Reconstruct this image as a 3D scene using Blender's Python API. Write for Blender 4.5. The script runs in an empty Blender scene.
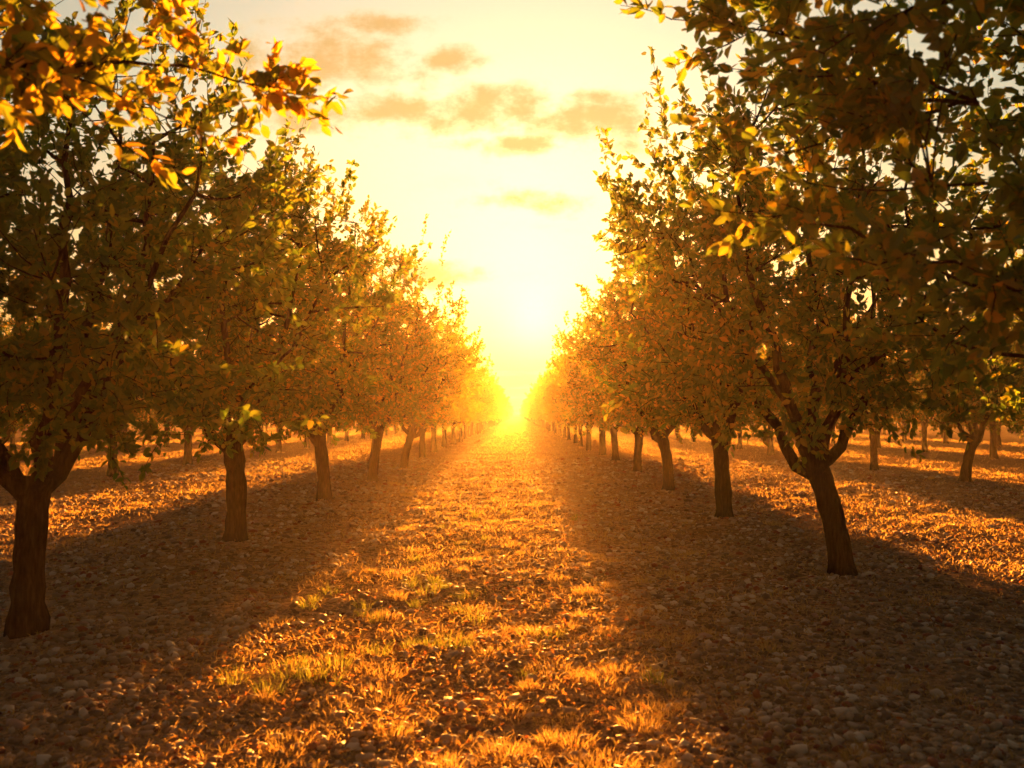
import bpy, math, numpy as np
from mathutils import Vector
R=np.random.RandomState
sc=bpy.context.scene
sc.view_settings.view_transform='Standard'; sc.view_settings.look='None'; sc.view_settings.exposure=0
SUN_EL=math.radians(5.8); SUN_AZ=math.radians(1.15)
S=Vector((math.sin(SUN_AZ)*math.cos(SUN_EL), math.cos(SUN_AZ)*math.cos(SUN_EL), math.sin(SUN_EL)))

# ---------------------------------------------------------------- helpers
def make_mesh(name,V,polys,mats,smooth=None):
    me=bpy.data.meshes.new(name)
    V=np.asarray(V,dtype=np.float32)
    loops=[];starts=[];midx=[];sm=[];off=0
    for k,(F,mi) in enumerate(polys):
        F=np.asarray(F,dtype=np.int32)
        if len(F)==0: continue
        m,n=F.shape
        loops.append(F.ravel()); starts.append(off+np.arange(m,dtype=np.int32)*n); off+=m*n
        midx.append(np.full(m,mi,dtype=np.int32)); sm.append(np.full(m,bool(smooth and smooth[k])))
    loops=np.concatenate(loops);starts=np.concatenate(starts);midx=np.concatenate(midx);sm=np.concatenate(sm)
    me.vertices.add(len(V)); me.vertices.foreach_set('co',V.ravel())
    me.loops.add(len(loops)); me.loops.foreach_set('vertex_index',loops)
    me.polygons.add(len(starts)); me.polygons.foreach_set('loop_start',starts)
    for m in mats: me.materials.append(m)
    me.polygons.foreach_set('material_index',midx); me.polygons.foreach_set('use_smooth',sm)
    me.update(calc_edges=True)
    return me
def add_obj(name,me,loc=(0,0,0),rz=0,sc_=(1,1,1)):
    o=bpy.data.objects.new(name,me); bpy.context.collection.objects.link(o)
    o.location=loc; o.rotation_euler=(0,0,rz); o.scale=sc_
    return o
def norm(a): return a/(np.linalg.norm(a,axis=-1,keepdims=True)+1e-9)

def hgt(x,y):
    x=np.asarray(x,float);y=np.asarray(y,float)
    d=np.sqrt(x*x+y*y); f=np.clip(1-(d-40)/60,0,1)
    h=.020*np.sin(1.7*x+.6*y+1)+.016*np.sin(-1.1*x+1.9*y+2)+.010*np.sin(4.1*x+2.3*y)+.009*np.sin(-3.3*x+4.9*y+.7)\
      +.006*np.sin(9.1*x+3.1*y+.3*np.sin(5*y))+.006*np.sin(-5.7*x+8.3*y+1.2)+.03*np.sin(.35*x+.2*y)
    rx=np.abs(((x+3.55)/7.15+.5)%1-.5)*7.15
    h=h+.05*np.exp(-(rx/1.1)**2)
    return h*f

# ---------------------------------------------------------------- materials
def newmat(name):
    m=bpy.data.materials.new(name); m.use_nodes=True; nt=m.node_tree; nt.nodes.clear()
    return m,nt,nt.nodes,nt.links
def ramp(N,stops,interp='LINEAR'):
    r=N.new('ShaderNodeValToRGB'); cr=r.color_ramp; cr.interpolation=interp
    while len(cr.elements)>1: cr.elements.remove(cr.elements[-1])
    cr.elements[0].position=stops[0][0]; cr.elements[0].color=(*stops[0][1],1)
    for p,c in stops[1:]:
        e=cr.elements.new(p); e.color=(*c,1)
    return r
def math_(N,L,op,a,b=None,clamp=False):
    n=N.new('ShaderNodeMath'); n.operation=op; n.use_clamp=clamp
    for i,v in enumerate((a,b)):
        if v is None: continue
        if isinstance(v,(int,float)): n.inputs[i].default_value=v
        else: L.new(v,n.inputs[i])
    return n.outputs[0]

def thin_mat(name,dstops,tstops,tw=.5,use_objcol=False,gloss=.06,rough=.45):
    m,nt,N,L=newmat(name)
    geo=N.new('ShaderNodeNewGeometry')
    fac=geo.outputs['Random Per Island']
    if use_objcol:
        oi=N.new('ShaderNodeObjectInfo')
        sep=N.new('ShaderNodeSeparateColor'); L.new(oi.outputs['Color'],sep.inputs[0])
        no=N.new('ShaderNodeTexNoise'); no.inputs['Scale'].default_value=1.1; no.inputs['Detail'].default_value=1
        L.new(geo.outputs['Position'],no.inputs['Vector'])
        a=math_(N,L,'MULTIPLY_ADD',no.outputs[0],.9); 
        a.node.inputs[2].default_value=-.75     # object colour .3 is neutral
        b=math_(N,L,'ADD',a,fac); fac=math_(N,L,'ADD',b,sep.outputs[0],True)
    r1=ramp(N,dstops); r2=ramp(N,tstops); L.new(fac,r1.inputs[0]); L.new(fac,r2.inputs[0])
    d=N.new('ShaderNodeBsdfDiffuse'); t=N.new('ShaderNodeBsdfTranslucent')
    L.new(r1.outputs[0],d.inputs[0]); L.new(r2.outputs[0],t.inputs[0])
    mx=N.new('ShaderNodeMixShader'); mx.inputs[0].default_value=tw
    L.new(d.outputs[0],mx.inputs[1]); L.new(t.outputs[0],mx.inputs[2])
    last=mx
    if gloss>0:
        g=N.new('ShaderNodeBsdfGlossy'); g.inputs['Roughness'].default_value=rough
        g.inputs['Color'].default_value=(.9,.9,.9,1)
        m2=N.new('ShaderNodeMixShader'); m2.inputs[0].default_value=gloss
        L.new(mx.outputs[0],m2.inputs[1]); L.new(g.outputs[0],m2.inputs[2]); last=m2
    out=N.new('ShaderNodeOutputMaterial'); L.new(last.outputs[0],out.inputs[0])
    return m

leaf_m=thin_mat('orchard_leaf',
  [(0,(.032,.068,.015)),(.55,(.065,.105,.018)),(.85,(.12,.115,.016)),(1,(.28,.16,.02))],
  [(0,(.16,.26,.02)),(.55,(.34,.37,.025)),(.85,(.62,.40,.022)),(1,(.9,.48,.03))],tw=.54,use_objcol=True,gloss=.03,rough=.5)
grass_m=thin_mat('dry_grass_blade',
  [(0,(.18,.15,.05)),(.2,(.34,.22,.09)),(1,(.46,.30,.13))],
  [(0,(.38,.28,.05)),(.2,(.65,.39,.11)),(1,(.82,.5,.16))],tw=.5,gloss=0)
green_m=thin_mat('green_weed_blade',
  [(0,(.08,.11,.02)),(1,(.18,.17,.03))],[(0,(.2,.24,.03)),(1,(.4,.36,.05))],tw=.5,gloss=0)
litter_m=thin_mat('fallen_leaf',
  [(0,(.15,.08,.035)),(.35,(.29,.15,.06)),(.6,(.30,.10,.04)),(.8,(.42,.26,.11)),(1,(.24,.13,.06))],
  [(0,(.28,.12,.03)),(.35,(.55,.25,.06)),(.6,(.55,.15,.04)),(.8,(.65,.38,.11)),(1,(.5,.28,.08))],tw=.42,gloss=0)

def bark():
    m,nt,N,L=newmat('tree_bark')
    tc=N.new('ShaderNodeTexCoord'); mp=N.new('ShaderNodeMapping'); mp.inputs['Scale'].default_value=(1,1,.22)
    L.new(tc.outputs['Object'],mp.inputs[0])
    no=N.new('ShaderNodeTexNoise'); no.inputs['Scale'].default_value=38; no.inputs['Detail'].default_value=5; L.new(mp.outputs[0],no.inputs[0])
    vo=N.new('ShaderNodeTexVoronoi'); vo.feature='DISTANCE_TO_EDGE'; vo.inputs['Scale'].default_value=30; L.new(mp.outputs[0],vo.inputs[0])
    r=ramp(N,[(.3,(.022,.012,.008)),(.55,(.055,.032,.019)),(.75,(.10,.062,.037))]); L.new(no.outputs[0],r.inputs[0])
    p=N.new('ShaderNodeBsdfDiffuse'); L.new(r.outputs[0],p.inputs['Color'])
    ad=math_(N,L,'ADD',no.outputs[0],math_(N,L,'MINIMUM',vo.outputs[0],.25))
    b=N.new('ShaderNodeBump'); b.inputs['Strength'].default_value=1; b.inputs['Distance'].default_value=.03
    L.new(ad,b.inputs['Height']); L.new(b.outputs[0],p.inputs['Normal'])
    out=N.new('ShaderNodeOutputMaterial'); L.new(p.outputs[0],out.inputs[0]); return m
bark_m=bark()

def ground_mat():
    m,nt,N,L=newmat('orchard_soil')
    geo=N.new('ShaderNodeNewGeometry'); P=geo.outputs['Position']
    def noise(s,d=5,dist=0):
        n=N.new('ShaderNodeTexNoise'); n.inputs['Scale'].default_value=s; n.inputs['Detail'].default_value=d
        n.inputs['Distortion'].default_value=dist; L.new(P,n.inputs[0]); return n.outputs[0]
    n1=noise(.5,3); n2=noise(7,4); n3=noise(45,3)
    r=ramp(N,[(.28,(.25,.145,.07)),(.45,(.38,.235,.12)),(.6,(.48,.31,.165)),(.75,(.55,.38,.22))]); 
    a=math_(N,L,'MULTIPLY_ADD',n1,.5); L.new(math_(N,L,'MULTIPLY',n3,.5),a.node.inputs[2]); L.new(a,r.inputs[0])
    v=N.new('ShaderNodeTexVoronoi'); v.inputs['Scale'].default_value=22; L.new(P,v.inputs[0])
    v2=N.new('ShaderNodeTexVoronoi'); v2.inputs['Scale'].default_value=48; L.new(P,v2.inputs[0])
    r2=ramp(N,[(0,(.55,.5,.45)),(.5,(.95,.9,.85)),(1,(1.35,1.25,1.1))])
    s=N.new('ShaderNodeSeparateColor'); L.new(v.outputs['Color'],s.inputs[0]); L.new(s.outputs[0],r2.inputs[0])
    mx=N.new('ShaderNodeMix'); mx.data_type='RGBA'; mx.blend_type='MULTIPLY'; mx.inputs[0].default_value=.9
    L.new(r.outputs[0],mx.inputs[6]); L.new(r2.outputs[0],mx.inputs[7])
    p=N.new('ShaderNodeBsdfDiffuse'); L.new(mx.outputs[2],p.inputs['Color']); p.inputs['Roughness'].default_value=.6
    h=math_(N,L,'SUBTRACT',math_(N,L,'MULTIPLY',n2,1.2),math_(N,L,'MULTIPLY',v.outputs['Distance'],1.0))
    h=math_(N,L,'SUBTRACT',h,math_(N,L,'MULTIPLY',v2.outputs['Distance'],.5))
    h=math_(N,L,'ADD',h,math_(N,L,'MULTIPLY',n3,.5))
    b=N.new('ShaderNodeBump'); b.inputs['Strength'].default_value=1; b.inputs['Distance'].default_value=.04
    L.new(h,b.inputs['Height']); L.new(b.outputs[0],p.inputs['Normal'])
    out=N.new('ShaderNodeOutputMaterial'); L.new(p.outputs[0],out.inputs[0]); return m
ground_m=ground_mat()

def stone_mat(name,stops,spec=0):
    m,nt,N,L=newmat(name)
    geo=N.new('ShaderNodeNewGeometry')
    r=ramp(N,stops); L.new(geo.outputs['Random Per Island'],r.inputs[0])
    p=N.new('ShaderNodeBsdfDiffuse'); L.new(r.outputs[0],p.inputs['Color']); last=p
    if spec:
        g=N.new('ShaderNodeBsdfGlossy'); g.inputs['Roughness'].default_value=.55
        fr=N.new('ShaderNodeFresnel'); fr.inputs[0].default_value=1.35
        last=N.new('ShaderNodeMixShader'); L.new(math_(N,L,'MULTIPLY',fr.outputs[0],spec),last.inputs[0]); L.new(p.outputs[0],last.inputs[1]); L.new(g.outputs[0],last.inputs[2])
    out=N.new('ShaderNodeOutputMaterial'); L.new(last.outputs[0],out.inputs[0]); return m
stone_m=stone_mat('gravel_stone',[(0,(.22,.125,.065)),(.4,(.40,.255,.14)),(.75,(.52,.37,.22)),(.9,(.62,.50,.35)),(.94,(.38,.13,.06)),(1,(.3,.10,.05))],.22)
nut_m=stone_mat('nut_husk',[(0,(.16,.05,.03)),(.5,(.32,.10,.05)),(.8,(.36,.17,.08)),(1,(.2,.10,.05))],.3)

# ---------------------------------------------------------------- tree builder
LEAF=np.array([(0,0,0),(-.5,.28,.12),(-.42,.66,.10),(0,1,-.10),(.42,.66,.10),(.5,.28,.12)],float)
LF=np.array([(0,1,2,3),(0,3,4,5)])
def leaves(P,D,size,rs,width=.46,upbias=.6):
    n=len(P); D=norm(D)
    up=rs.normal(size=(n,3))*.9+np.array([0,0,upbias])
    X=norm(np.cross(D,up)); Z=np.cross(X,D)
    s=size[:,None,None]
    T=LEAF[None]*np.array([width,1,width])
    curl=rs.uniform(.3,1.8,n)[:,None]
    tz=T[:,:,2]*curl
    V=P[:,None]+s*(T[:,:,0:1]*X[:,None]+T[:,:,1:2]*D[:,None]+tz[:,:,None]*Z[:,None])
    F=(LF[None]+(np.arange(n)*6)[:,None,None]).reshape(-1,4)
    return V.reshape(-1,3),F
class Geo:
    def __init__(s): s.V=[];s.F={};s.n=0
    def add(s,V,F,k):
        s.V.append(V); s.F.setdefault(k,[]).append(np.asarray(F)+s.n); s.n+=len(V)
def tube(path,rad,sides,rs=None,bump=0):
    path=np.asarray(path,float); n=len(path)
    T=norm(np.gradient(path,axis=0))
    ref=np.array([1,0,0]) if abs(T[0][0])<.7 else np.array([0,1,0])
    X=norm(np.cross(T,ref)); Y=np.cross(T,X)
    a=np.arange(sides)/sides*2*math.pi
    rr=np.asarray(rad)[:,None]*np.ones((n,sides))
    if bump: 
        ridge=1+bump*rs.normal(size=(1,sides))+bump*.5*rs.normal(size=(n,sides)); rr=rr*ridge
    V=path[:,None]+rr[:,:,None]*(np.cos(a)[None,:,None]*X[:,None]+np.sin(a)[None,:,None]*Y[:,None])
    i=np.arange(n-1)[:,None]*sides; j=np.arange(sides)[None]; j2=(j+1)%sides
    F=np.stack([i+j,i+j2,i+sides+j2,i+sides+j],-1).reshape(-1,4)
    return V.reshape(-1,3),F
def bez(a,c,b,n):
    t=np.linspace(0,1,n)[:,None]; return (1-t)**2*a+2*t*(1-t)*c+t*t*b

def build_tree(name,seed,lean=(0,0),ntw=1080,lf=(19,26),shoots=46,lsize=(.06,.10),sidesT=14,simple=False,R0=1.85,spread=1,skirt=True,cz=3.0,zmin=1.42,extra=()):
    rs=R(seed); g=Geo()
    fh=rs.uniform(1.1,1.25)
    top=np.array([lean[0],lean[1],fh])
    t=np.linspace(0,1,12)[:,None]
    path=np.array([0,0,-.12])*(1-t)+top*t+np.hstack([np.sin(t*3.1)*rs.normal(0,.03),np.sin(t*5+1)*rs.normal(0,.02)*t,0*t])
    path[:,:2]*= (t**.9)
    rad=.112+.075*np.exp(-t[:,0]*7)+.02*np.clip(t[:,0]-.75,0,1)*2
    rad=rad*(1+.05*rs.normal(size=12))
    g.add(*tube(path,rad,sidesT,rs,.06),'b')
    nodes=[];nr=[]
    lobes=norm(rs.normal(size=(9,3))); la=rs.uniform(-.16,.2,9)
    C=np.array([lean[0]*1.2,lean[1]*1.2,cz])
    def env(d):
        d=norm(d); r=1+(np.exp(-((1-d@lobes.T)*5))*la).sum(-1)
        dz=d[...,2]
        base=1/np.sqrt((1-dz**2)/R0**2+dz**2/np.where(dz>0,2.0,1.5)**2)
        return base*r
    def samp(n,p=2.2,lo=0):
        d=norm(rs.normal(size=(n,3))); r=env(d)*(lo+(1-lo)*rs.uniform(0,1,n)**(1/p))
        q=C+d*r[:,None]; q[:,2]=np.maximum(q[:,2],zmin+rs.uniform(0,.25,n)); return q
    nl=rs.randint(4,6); a0=rs.uniform(0,6.28)
    for i in range(nl):
        az=a0+i*2*math.pi/nl+rs.normal(0,.2); rr=rs.uniform(.8,1.3)*spread; zt=rs.uniform(3.7,4.6)
        s=path[-1]+np.array([0,0,rs.uniform(-.22,-.02)])
        e=np.array([C[0]+math.cos(az)*rr,C[1]+math.sin(az)*rr,zt])
        c=s+np.array([math.cos(az)*rr*.8,math.sin(az)*rr*.8,rs.uniform(.6,1.05)])
        p=bez(s,c,e,14); p[1:]+=rs.normal(0,.028,(13,3))
        r=np.linspace(.070,.012,14)*rs.uniform(.85,1.15); r[0]*=1.15
        g.add(*tube(p,r,8,rs,.05),'b'); nodes.append(p[2:]); nr.append(r[2:])
        k=rs.randint(3,6); az2=az+rs.choice([-1,1])*rs.uniform(.5,.9)
        e=np.array([C[0]+math.cos(az2)*1.4*spread,C[1]+math.sin(az2)*1.4*spread,rs.uniform(2.4,3.8)])
        p2=bez(p[k],(p[k]+e)/2+np.array([0,0,-.15]),e,9); p2[1:]+=rs.normal(0,.025,(8,3))
        r2=np.linspace(r[k]*.75,.01,9); g.add(*tube(p2,r2,6,rs,.04),'b'); nodes.append(p2[1:]); nr.append(r2[1:])
    def level(targets,n,r1,sides,keep=1.0,draw=True):
        NP=np.concatenate(nodes); 
        newn=[]
        for q in targets:
            d=np.linalg.norm(NP-q,axis=1)+.7*np.clip(NP[:,2]-q[2]+.1,0,9)
            k=d.argmin(); s=NP[k]; L=np.linalg.norm(q-s)
            c=(s+q)/2+rs.normal(0,.09*L,3)+np.array([0,0,-.08*L])
            p=bez(s,c,q,n); 
            if draw: g.add(*tube(p,np.linspace(r1,r1*.35,n),sides),'b')
            newn.append(p[1:])
        return newn
    n2=level(samp(50,2.0),6,.018,5); nodes+=n2
    n3=level(samp(250 if not simple else 60,2.2),4,.007,3,draw=not simple); nodes+=n3
    cand=np.concatenate(n2+n3)
    LP=[];LD=[]
    k=rs.randint(0,len(cand),ntw); s=cand[k]
    nsk=ntw//7 if skirt else 1; kk=rs.randint(0,ntw,nsk); q=samp(nsk,4,.3)
    if skirt: q[:,2]=rs.uniform(1.4,2.1,nsk)
    s[kk]=q
    out=norm(s-C); d=norm(out*.8+np.array([0,0,.5])+rs.normal(0,.65,(ntw,3)))
    Ls=rs.uniform(.22,.5,ntw)
    sk=samp(shoots,9,.55); sk=sk[(sk[:,2]>2.6)]
    od=norm(sk-C); sd=norm(od*.55+np.array([0,0,1.0])+rs.normal(0,.22,sk.shape)); sl=rs.uniform(.4,.95,len(sk))
    s=np.concatenate([s,sk]); d=np.concatenate([d,sd]); Ls=np.concatenate([Ls,sl])
    for (a,b) in extra:
        a=np.array(a,float); b=np.array(b,float)
        NP=np.concatenate(nodes); a=NP[np.linalg.norm(NP-a,axis=1).argmin()]
        Lb=np.linalg.norm(b-a); p=bez(a,(a+b)/2+np.array([0,0,.12*Lb]),b,10); p[1:]+=rs.normal(0,.012,(9,3))
        g.add(*tube(p,np.linspace(.012,.003,10),5),'b')
        ax=norm(b-a); ss=[];dd=[];ll=[]
        for i in range(int(Lb*15)):
            u=rs.uniform(.2,1)*9; i0=min(int(u),8); q=p[i0]+(p[i0+1]-p[i0])*(u-i0)
            ss.append(q); dd.append(norm(ax*.6+rs.normal(0,.6,3)+np.array([0,0,.25]))); ll.append(rs.uniform(.12,.34))
        ss.append(b);dd.append(ax);ll.append(.3)
        s=np.concatenate([s,ss]); d=np.concatenate([d,dd]); Ls=np.concatenate([Ls,ll])
    for i in range(len(s)):
        if i<ntw: m=int(rs.randint(lf[0],lf[1]))
        elif i<ntw+len(sk): m=int(rs.randint(lf[0],lf[1])*(1.1+.9*Ls[i]))
        else: m=int(8+36*Ls[i])
        e=s[i]+d[i]*Ls[i]; bend=rs.normal(0,.12*Ls[i],3); mid=(s[i]+e)/2+bend
        if not simple:
            g.add(*tube(bez(s[i],mid,e,4),np.linspace(.004,.0016,4),3),'b')
        t=np.sort(rs.uniform(.08,1,m))[:,None]
        p=(1-t)**2*s[i]+2*t*(1-t)*mid+t*t*e
        LP.append(p); LD.append(d[i]*.75+rs.normal(0,.75,(m,3))+np.array([0,0,-.15]))
    LP=np.concatenate(LP);LD=np.concatenate(LD)
    LP=LP+rs.normal(0,.018,LP.shape)
    size=rs.uniform(lsize[0],lsize[1],len(LP))
    V,F=leaves(LP,LD,size,rs,width=.52); g.add(V,F,'l')
    V=np.concatenate(g.V); 
    return V,np.concatenate(g.F['b']),np.concatenate(g.F['l'])

variants=[]
specs=[(11,(-.28,.05)),(23,(.06,-.05)),(37,(.12,.1)),(41,(-.05,.12)),(58,(.02,0)),(63,(-.12,-.1))]
def vmesh(*a,**k):
    V,FB,FL=build_tree(*a,**k); return make_mesh('almond_tree_mesh',V,[(FB,0),(FL,1)],[bark_m,leaf_m],[True,False])
for sd,ln in specs: variants.append(vmesh('t',sd,ln))
NL=(-3.45,2.5); NR=(3.45,4.0)
def loc(w,o): return (w[0]-o[0],w[1]-o[1],w[2])
variants.append(vmesh('t',58,(.02,0),skirt=False,cz=3.30,zmin=2.3,R0=1.95,ntw=1350,
   extra=[(loc((-2.0,3.6,3.2),NL),loc((-1.12,4.2,3.22),NL)),(loc((-2.1,3.4,2.9),NL),loc((-1.6,3.5,2.8),NL)),(loc((-2.2,3.6,3.6),NL),loc((-1.6,4.1,3.5),NL)),
          (loc((-2.2,3.6,3.0),NL),loc((-1.5,4.0,3.0),NL))]))
variants.append(vmesh('t',23,(.06,-.05),skirt=False,cz=3.15,zmin=1.95,R0=2.05,ntw=1150,
   extra=[(loc((2.1,4.4,3.5),NR),loc((.82,4.7,3.72),NR)),(loc((2.1,4.3,2.6),NR),loc((1.08,4.1,2.55),NR)),(loc((2.2,4.0,2.3),NR),loc((1.35,3.6,2.25),NR)),
          (loc((2.2,4.6,3.2),NR),loc((1.15,4.6,3.15),NR)),(loc((2.0,3.6,3.3),NR),loc((1.3,3.9,3.2),NR)),(loc((2.0,4.4,3.8),NR),loc((1.1,4.6,3.55),NR)),
          (loc((2.0,4.2,3.0),NR),loc((1.25,4.3,2.85),NR)),(loc((2.0,4.4,3.4),NR),loc((1.25,4.6,3.4),NR))]))
mids=[]
for sd in (101,102,103,104):
    V,FB,FL=build_tree('m',sd,(0,0),ntw=620,lf=(10,13),lsize=(.11,.17),sidesT=8,simple=True,shoots=30)
    mids.append(make_mesh('almond_tree_far_mesh',V,[(FB,0),(FL,1)],[bark_m,leaf_m],[True,False]))
lows=[]
for sd in (201,202,203):
    lows.append(build_tree('l',sd,(0,0),ntw=170,lf=(5,7),lsize=(.28,.42),sidesT=5,simple=True,shoots=22))

rs=R(5)
def tree(x,y,var,rz,s=1.0,yel=0.0,sz=None):
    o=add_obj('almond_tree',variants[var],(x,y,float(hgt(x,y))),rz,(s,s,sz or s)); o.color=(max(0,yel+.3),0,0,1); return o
def midtree(x,y,b=0):
    s=rs.uniform(.92,1.1)
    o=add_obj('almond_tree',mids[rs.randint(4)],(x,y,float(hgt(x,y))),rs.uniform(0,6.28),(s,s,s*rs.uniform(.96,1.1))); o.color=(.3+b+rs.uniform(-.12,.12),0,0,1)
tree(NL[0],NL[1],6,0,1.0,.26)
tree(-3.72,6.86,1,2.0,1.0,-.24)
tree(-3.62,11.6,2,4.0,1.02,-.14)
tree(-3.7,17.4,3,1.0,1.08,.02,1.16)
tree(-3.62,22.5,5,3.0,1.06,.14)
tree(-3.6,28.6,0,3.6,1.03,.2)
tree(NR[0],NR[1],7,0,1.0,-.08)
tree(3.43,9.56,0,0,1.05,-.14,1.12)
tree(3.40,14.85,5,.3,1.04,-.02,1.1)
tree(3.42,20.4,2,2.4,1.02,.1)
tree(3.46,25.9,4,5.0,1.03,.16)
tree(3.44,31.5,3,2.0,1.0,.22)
for side,y0 in ((-3.62,34.2),(3.44,37.0)):
    for k in range(14):
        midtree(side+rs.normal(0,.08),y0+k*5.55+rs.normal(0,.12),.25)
rows=[(-10.7,.3),(10.75,.0),(-17.9,.5),(17.9,.2),(-25,.1),(25.1,.6),(-32.2,.3),(32.2,.1)]
for rx,ph in rows:
    near=abs(rx)<12
    k0=2 if near else 3
    for k in range(k0,15 if near else 12):
        y=ph*5.5+k*5.5+rs.normal(0,.15)
        if abs(rx)/y>.75: 
            continue
        if near and y<26:
            tree(rx+rs.normal(0,.1),y,rs.randint(6),rs.uniform(0,6.28),rs.uniform(.93,1.05),rs.uniform(-.2,.05))
        else: midtree(rx+rs.normal(0,.1),y,.05)
g=Geo()
allrows=[(-3.62,34.2+14*5.55,420),(3.44,37+14*5.55,420),(-10.7,.3*5.5+15*5.5,260),(10.75,15*5.5,260)]
for rx in (-17.9,17.9,-25,25.1,-32.2,32.2): allrows.append((rx,12*5.5+2,190))
for k in range(6,14): 
    for s in (-1,1): allrows.append((s*(3.5+7.15*k),60+2*k if k<9 else 90,150))
for rx,y0,y1 in allrows:
    y=y0
    while y<y1:
        V,FB,FL=lows[rs.randint(3)]
        a=rs.uniform(0,6.28); s=rs.uniform(.9,1.08); ca,sa=math.cos(a)*s,math.sin(a)*s
        W=np.stack([V[:,0]*ca-V[:,1]*sa+rx+rs.normal(0,.1),V[:,0]*sa+V[:,1]*ca+y,V[:,2]*s*rs.uniform(.95,1.07)],1)
        g.V.append(W); g.F.setdefault('b',[]).append(FB+g.n); g.F.setdefault('l',[]).append(FL+g.n); g.n+=len(W)
        y+=5.5
me=make_mesh('distant_orchard',np.concatenate(g.V),[(np.concatenate(g.F['b']),0),(np.concatenate(g.F['l']),1)],[bark_m,leaf_m])
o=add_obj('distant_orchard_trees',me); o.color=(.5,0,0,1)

# ---------------------------------------------------------------- ground sheet
def axis(lo,hi,step,far,n):
    core=np.arange(lo,hi+1e-6,step); ext=np.geomspace(step,far,n)
    return np.concatenate([(lo-ext)[::-1],core,hi+ext])
gx=axis(-14,14,.1,1800,45); gy=axis(2,24,.1,2500,55)
X,Y=np.meshgrid(gx,gy); Z=hgt(X,Y)
V=np.stack([X,Y,Z],-1).reshape(-1,3); nx,ny=len(gx),len(gy)
i=np.arange(ny-1)[:,None]*nx; j=np.arange(nx-1)[None]
F=np.stack([i+j,i+j+1,i+nx+j+1,i+nx+j],-1).reshape(-1,4)
add_obj('ground',make_mesh('ground',V,[(F,0)],[ground_m],[True]))

def scatter(n,rs,dmin=2.2,dmax=30,xm=11):
    d=dmin*(dmax/dmin)**rs.uniform(0,1,n)
    x=rs.uniform(-1,1,n)*np.minimum(d*.75+1.5,xm); return x,d
def pn(x,y,s,seed):
    q=R(seed); v=0
    for _ in range(6):
        a=q.uniform(0,6.28); f=s*q.uniform(.5,1.6); v=v+np.sin((x*math.cos(a)+y*math.sin(a))*f+q.uniform(0,6.28)+1.3*np.sin(y*s*.4+x*.3*s))
    return v/6
def lanef(x,w=1.9): return np.exp(-(((x+.35+3.575)%7.15-3.575)/w)**2)
import bmesh
bm=bmesh.new(); bmesh.ops.create_icosphere(bm,subdivisions=1,radius=1)
IV=np.array([v.co[:] for v in bm.verts]); IF=np.array([[v.index for v in f.verts] for f in bm.faces]); bm.free()
def stones(x,y,size,rs,jit=.22,sink=.2):
    n=len(x)
    q=IV[None]*(1+jit*rs.normal(size=(n,12,1)))
    q=q*np.stack([rs.uniform(.8,1.5,n),rs.uniform(.7,1.1,n),rs.uniform(.4,.8,n)],1)[:,None]
    a=rs.uniform(0,6.28,n); ca,sa=np.cos(a)[:,None],np.sin(a)[:,None]
    q=np.stack([q[:,:,0]*ca-q[:,:,1]*sa,q[:,:,0]*sa+q[:,:,1]*ca,q[:,:,2]+.15*q[:,:,0]],-1)*size[:,None,None]
    q+=np.stack([x,y,hgt(x,y)+size*sink],1)[:,None]
    return q.reshape(-1,3),(IF[None]+(np.arange(n)*12)[:,None,None]).reshape(-1,3)
rs=R(9); n=130000
x,y=scatter(n,rs,2.8,34)
size=(.004+.027*rs.uniform(0,1,n)**4.0)*(1+y/20)
keep=pn(x,y,2.2,4)+rs.uniform(-.5,.6,n)-.3*lanef(x)>-.28; x,y,size=x[keep],y[keep],size[keep]
x2,y2=scatter(900,rs,3,18); x=np.concatenate([x,x2]); y=np.concatenate([y,y2]); size=np.concatenate([size,rs.uniform(.024,.042,900)])
V,F=stones(x,y,size,rs)
add_obj('gravel',make_mesh('gravel',V,[(F,0)],[stone_m],[True]))
n=2600; x,y=scatter(n,rs,3.2,16); k=(pn(x,y,1.6,77)+rs.uniform(-.3,.3,n)>.12); x,y=x[k],y[k]
V,F=stones(x,y,rs.uniform(.014,.030,len(x)),rs,.08,.35)
add_obj('fallen_nuts',make_mesh('fallen_nuts',V,[(F,0)],[nut_m],[True]))
n=62000; x,y=scatter(n,rs,2.8,60,22)
keep=rs.uniform(0,1,n)<(.16+.84*lanef(x,2.1))*np.clip(.75+1.0*pn(x,y,1.3,15),.25,1); x,y=x[keep],y[keep]; n=len(x)
D=rs.normal(size=(n,3))*np.array([1,1,.4])
P=np.stack([x,y,hgt(x,y)+.012+rs.uniform(0,.014,n)],1)
V,F=leaves(P,D,rs.uniform(.012,.036,n)*(1+y/20),rs,width=.42,upbias=1.3)
add_obj('fallen_leaves',make_mesh('fallen_leaves',V,[(F,0)],[litter_m]))
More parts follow.
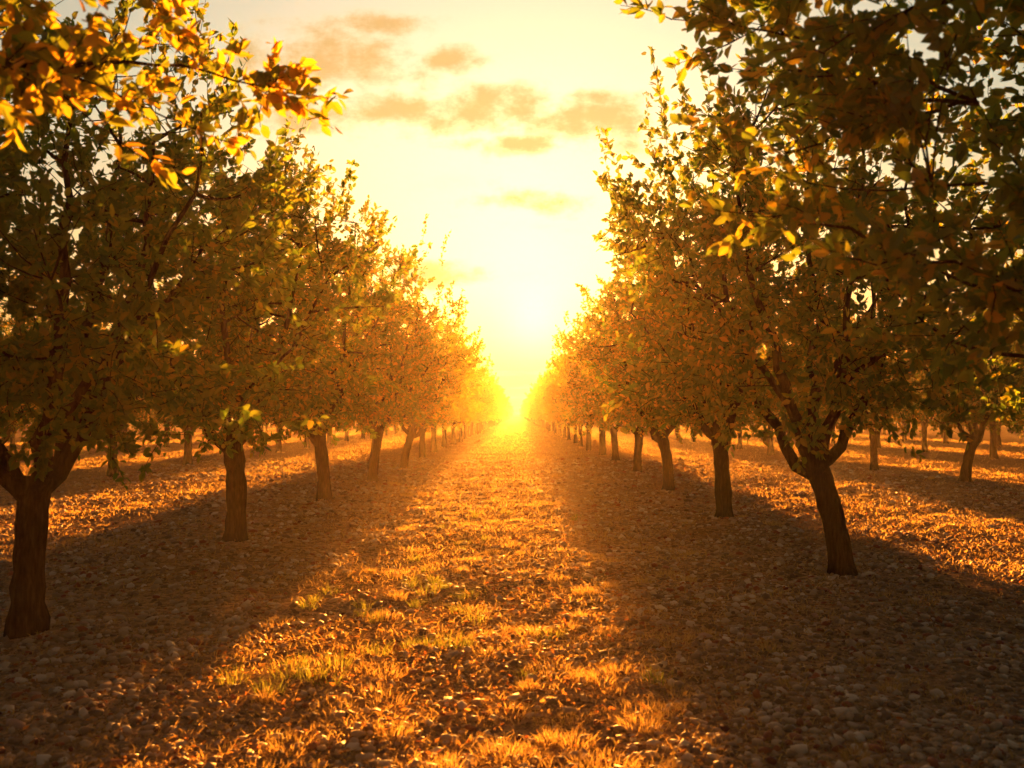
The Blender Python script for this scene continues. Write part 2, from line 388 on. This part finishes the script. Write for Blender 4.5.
def blades(x,y,h,w,rs,lean=.5,fanx=None,fany=None):
    n=len(x); a=rs.uniform(0,6.28,n); b=rs.uniform(0,6.28,n)
    wx,wy=np.cos(a)*w/2,np.sin(a)*w/2
    lx,ly=np.cos(b)*h*lean*rs.uniform(.2,1.3,n),np.sin(b)*h*lean*rs.uniform(.2,1.3,n)
    if fanx is not None: lx=lx*.5+fanx*h; ly=ly*.5+fany*h
    z=hgt(x,y)-.004
    v0=np.stack([x-wx,y-wy,z],1);v1=np.stack([x+wx,y+wy,z],1)
    m0=np.stack([x-wx*.8+lx*.35,y-wy*.8+ly*.35,z+h*.55],1); m1=np.stack([x+wx*.8+lx*.35,y+wy*.8+ly*.35,z+h*.55],1)
    t0=np.stack([x-wx*.1+lx,y-wy*.1+ly,z+h*.92],1); t1=np.stack([x+wx*.1+lx,y+wy*.1+ly,z+h*.92],1)
    V=np.stack([v0,v1,m1,m0,t1,t0],1).reshape(-1,3); i=(np.arange(n)*6)[:,None]
    F=np.concatenate([i+np.array([[0,1,2,3]]),i+np.array([[3,2,4,5]])]); return V,F
n=270000; x,y=scatter(n,rs,2.8,130,30)
dens=(.22+.78*lanef(x,2.1))*np.clip(.75+y/60,0,1)
keep=rs.uniform(0,1,n)<dens*np.clip(.7+1.1*pn(x,y,1.7,8),.18,1); x,y=x[keep],y[keep]; n=len(x)
h=rs.uniform(.012,.045,n)*(1+y/26); w=rs.uniform(.002,.0045,n)*(1+y/5.5)
V,F=blades(x,y,h,w,rs,1.3)
G1=(V,F)
nt_=2000; tx,ty=scatter(nt_,rs,2.8,80,24); lane=lanef(tx,1.8)
keep=rs.uniform(0,1,nt_)<(.10+.9*lane)*np.clip(.42+1.8*pn(tx,ty,1.1,21),.05,1); tx,ty=tx[keep],ty[keep]
def tufts(tx,ty,rs,rad=(.05,.2),hh=(.04,.11),nb=120):
    m=len(tx); r=rs.uniform(*rad,m); H=rs.uniform(*hh,m)
    a=rs.uniform(0,6.28,(m,nb)); u=np.sqrt(rs.uniform(0,1,(m,nb)))
    fx=np.cos(a)*u;fy=np.sin(a)*u
    x=(tx[:,None]+fx*r[:,None]).ravel(); y=(ty[:,None]+fy*r[:,None]).ravel()
    h=(H[:,None]*rs.uniform(.45,1.15,(m,nb))*(1-.35*u)).ravel(); w=(rs.uniform(.0016,.0032,(m,nb))*(1+ty[:,None]/9)).ravel()
    return blades(x,y,h,w,rs,.9,(fx*.7).ravel(),(fy*.7).ravel())
V2,F2=tufts(tx,ty,rs)
V=np.concatenate([V,V2]); F=np.concatenate([F,F2+len(G1[0])])
add_obj('dry_grass',make_mesh('dry_grass',V,[(F,0)],[grass_m]))
tx=np.concatenate([rs.normal(-1.1,.4,30),rs.uniform(-1.8,1.2,12)]); ty=np.concatenate([rs.uniform(5.5,12,30),rs.uniform(5,16,12)])
V,F=tufts(tx,ty,rs,(.03,.12),(.07,.18),45)
add_obj('green_weeds',make_mesh('green_weeds',V,[(F,0)],[green_m]))

# ---------------------------------------------------------------- haze (real air volume)
m,nt,N,L=newmat('dusty_air')
vs=N.new('ShaderNodeVolumeScatter'); vs.inputs['Density'].default_value=.00072; vs.inputs['Anisotropy'].default_value=.70
vs.inputs['Color'].default_value=(1,.72,.42,1)
out=N.new('ShaderNodeOutputMaterial'); L.new(vs.outputs[0],out.inputs['Volume'])
bx=np.array([(x,y,z) for z in (-1,8) for y in (-12,300) for x in (-140,140)],float)
F=np.array([(0,2,3,1),(4,5,7,6),(0,1,5,4),(2,6,7,3),(0,4,6,2),(1,3,7,5)])
add_obj('dusty_haze',make_mesh('dusty_haze',bx,[(F,0)],[m]))

# ---------------------------------------------------------------- sky
w=bpy.data.worlds.new('World'); sc.world=w; w.use_nodes=True; nt=w.node_tree; N=nt.nodes; L=nt.links; N.clear()
sky=N.new('ShaderNodeTexSky'); sky.sky_type='NISHITA'; sky.sun_disc=False; sky.sun_elevation=SUN_EL; sky.sun_rotation=SUN_AZ
sky.dust_density=3; sky.air_density=1.0
tc=N.new('ShaderNodeTexCoord'); nz=N.new('ShaderNodeVectorMath'); nz.operation='NORMALIZE'; L.new(tc.outputs['Generated'],nz.inputs[0]); DIR=nz.outputs[0]
dp=N.new('ShaderNodeVectorMath'); dp.operation='DOT_PRODUCT'; L.new(DIR,dp.inputs[0]); dp.inputs[1].default_value=S
dot=math_(N,L,'MAXIMUM',dp.outputs['Value'],0.0)
def scale(col,f):
    v=N.new('ShaderNodeVectorMath'); v.operation='SCALE'
    if isinstance(col,tuple): v.inputs[0].default_value=col
    else: L.new(col,v.inputs[0])
    if isinstance(f,(int,float)): v.inputs['Scale'].default_value=f
    else: L.new(f,v.inputs['Scale'])
    return v.outputs[0]
def vop(op,a,b):
    v=N.new('ShaderNodeVectorMath'); v.operation=op; L.new(a,v.inputs[0]); L.new(b,v.inputs[1]); return v.outputs[0]
def add(a,b): return vop('ADD',a,b)
sp=N.new('ShaderNodeSeparateXYZ'); L.new(DIR,sp.inputs[0])
col=scale(sky.outputs[0],.07)
for A,p,c in ((.52,3.0,(1,1.0,.80)),):
    col=add(col,scale(c,math_(N,L,'MULTIPLY',math_(N,L,'POWER',dot,float(p)),A)))
ex=ramp(N,[(0,(1.05,.50,.08)),(.05,(1.05,.64,.20)),(.14,(1.0,.84,.50)),(.32,(.95,.97,.84)),(.6,(1,.97,.92))]); L.new(sp.outputs[2],ex.inputs[0])
col=vop('MULTIPLY',col,ex.outputs[0])
for A,p,c in ((.20,45,(1,.60,.12)),(.40,400,(1,.66,.2)),(.4,2000,(1,.8,.4))):
    col=add(col,scale(c,math_(N,L,'MULTIPLY',math_(N,L,'POWER',dot,float(p)),A)))
zz=math_(N,L,'ADD',math_(N,L,'MAXIMUM',sp.outputs[2],0.0),.12)
cx=math_(N,L,'DIVIDE',sp.outputs[0],zz); cy=math_(N,L,'DIVIDE',sp.outputs[1],zz)
cb=N.new('ShaderNodeCombineXYZ'); L.new(cx,cb.inputs[0]); L.new(cy,cb.inputs[1])
cn=N.new('ShaderNodeTexNoise'); cn.inputs['Scale'].default_value=2.6; cn.inputs['Detail'].default_value=4; cn.inputs['Roughness'].default_value=.55; L.new(cb.outputs[0],cn.inputs[0])
az=math_(N,L,'DIVIDE',sp.outputs[0],math_(N,L,'MAXIMUM',sp.outputs[1],.05)); el=math_(N,L,'DIVIDE',sp.outputs[2],math_(N,L,'MAXIMUM',sp.outputs[1],.05))
c3=N.new('ShaderNodeCombineXYZ'); L.new(az,c3.inputs[0]); L.new(math_(N,L,'MULTIPLY',el,1.5),c3.inputs[1])
wn=N.new('ShaderNodeTexNoise'); wn.inputs['Scale'].default_value=17; wn.inputs['Detail'].default_value=6; wn.inputs['Roughness'].default_value=.64; L.new(c3.outputs[0],wn.inputs[0])
tot=None
for px,py,wx,wy,a in ((495,108,85,32,1.2),(595,118,85,34,1.1),(325,55,120,50,1.05),(400,108,105,32,1.0),(455,54,45,17,1.1),(428,272,62,18,1.15),(510,142,75,15,1.0),(540,200,100,16,.85),(605,95,55,18,.95),(305,112,75,28,.95),(620,145,50,14,.95),(380,20,70,20,.85)):
    u=math_(N,L,'MULTIPLY',math_(N,L,'SUBTRACT',az,(px-517)/900),900/wx); v=math_(N,L,'MULTIPLY',math_(N,L,'SUBTRACT',el,(415-py)/900),900/wy)
    r2=math_(N,L,'ADD',math_(N,L,'MULTIPLY',u,u),math_(N,L,'MULTIPLY',v,v))
    e=math_(N,L,'MULTIPLY',math_(N,L,'POWER',2.718,math_(N,L,'MULTIPLY',r2,-1.0)),a)
    tot=e if tot is None else math_(N,L,'MAXIMUM',tot,e)
den=math_(N,L,'ADD',math_(N,L,'MULTIPLY',tot,.62),math_(N,L,'MULTIPLY',wn.outputs[0],1.3))
mr=N.new('ShaderNodeMapRange'); mr.interpolation_type='SMOOTHSTEP'; mr.inputs[1].default_value=.76; mr.inputs[2].default_value=1.36; L.new(den,mr.inputs[0])
mr2=N.new('ShaderNodeMapRange'); mr2.interpolation_type='SMOOTHSTEP'; mr2.inputs[1].default_value=.5; mr2.inputs[2].default_value=.8; mr2.inputs[4].default_value=.3; L.new(cn.outputs[0],mr2.inputs[0])
cf=math_(N,L,'MAXIMUM',mr.outputs[0],mr2.outputs[0]); cf=math_(N,L,'MULTIPLY',cf,.95)
cc=ramp(N,[(0,(1.1,1.0,.68)),(.25,(1.1,.93,.52)),(.55,(1.0,.74,.33)),(1,(.88,.56,.20))]); L.new(cf,cc.inputs[0])
ccs=scale(cc.outputs[0],math_(N,L,'ADD',math_(N,L,'MULTIPLY',math_(N,L,'POWER',dot,4.0),.93),.10))
mx=N.new('ShaderNodeMix'); mx.data_type='RGBA'; L.new(cf,mx.inputs[0]); L.new(col,mx.inputs[6]); L.new(ccs,mx.inputs[7])
bg=N.new('ShaderNodeBackground'); L.new(mx.outputs[2],bg.inputs[0]); bg.inputs[1].default_value=1
out=N.new('ShaderNodeOutputWorld'); L.new(bg.outputs[0],out.inputs[0])

sl=bpy.data.lights.new('sun','SUN'); sl.energy=38; sl.angle=math.radians(.5); sl.color=(1,.37,.05)
so=bpy.data.objects.new('sun',sl); bpy.context.collection.objects.link(so); so.rotation_euler=S.to_track_quat('Z','Y').to_euler()

cam=bpy.data.cameras.new('camera'); co=bpy.data.objects.new('camera',cam); bpy.context.collection.objects.link(co)
cam.sensor_width=36; cam.lens=900/1024*36; cam.clip_end=6000; cam.clip_start=.05
co.location=(0,0,1.7); co.rotation_euler=(math.radians(90+1.97),0,math.radians(.32))
cam.dof.use_dof=True; cam.dof.focus_distance=12; cam.dof.aperture_fstop=2.4
sc.camera=co
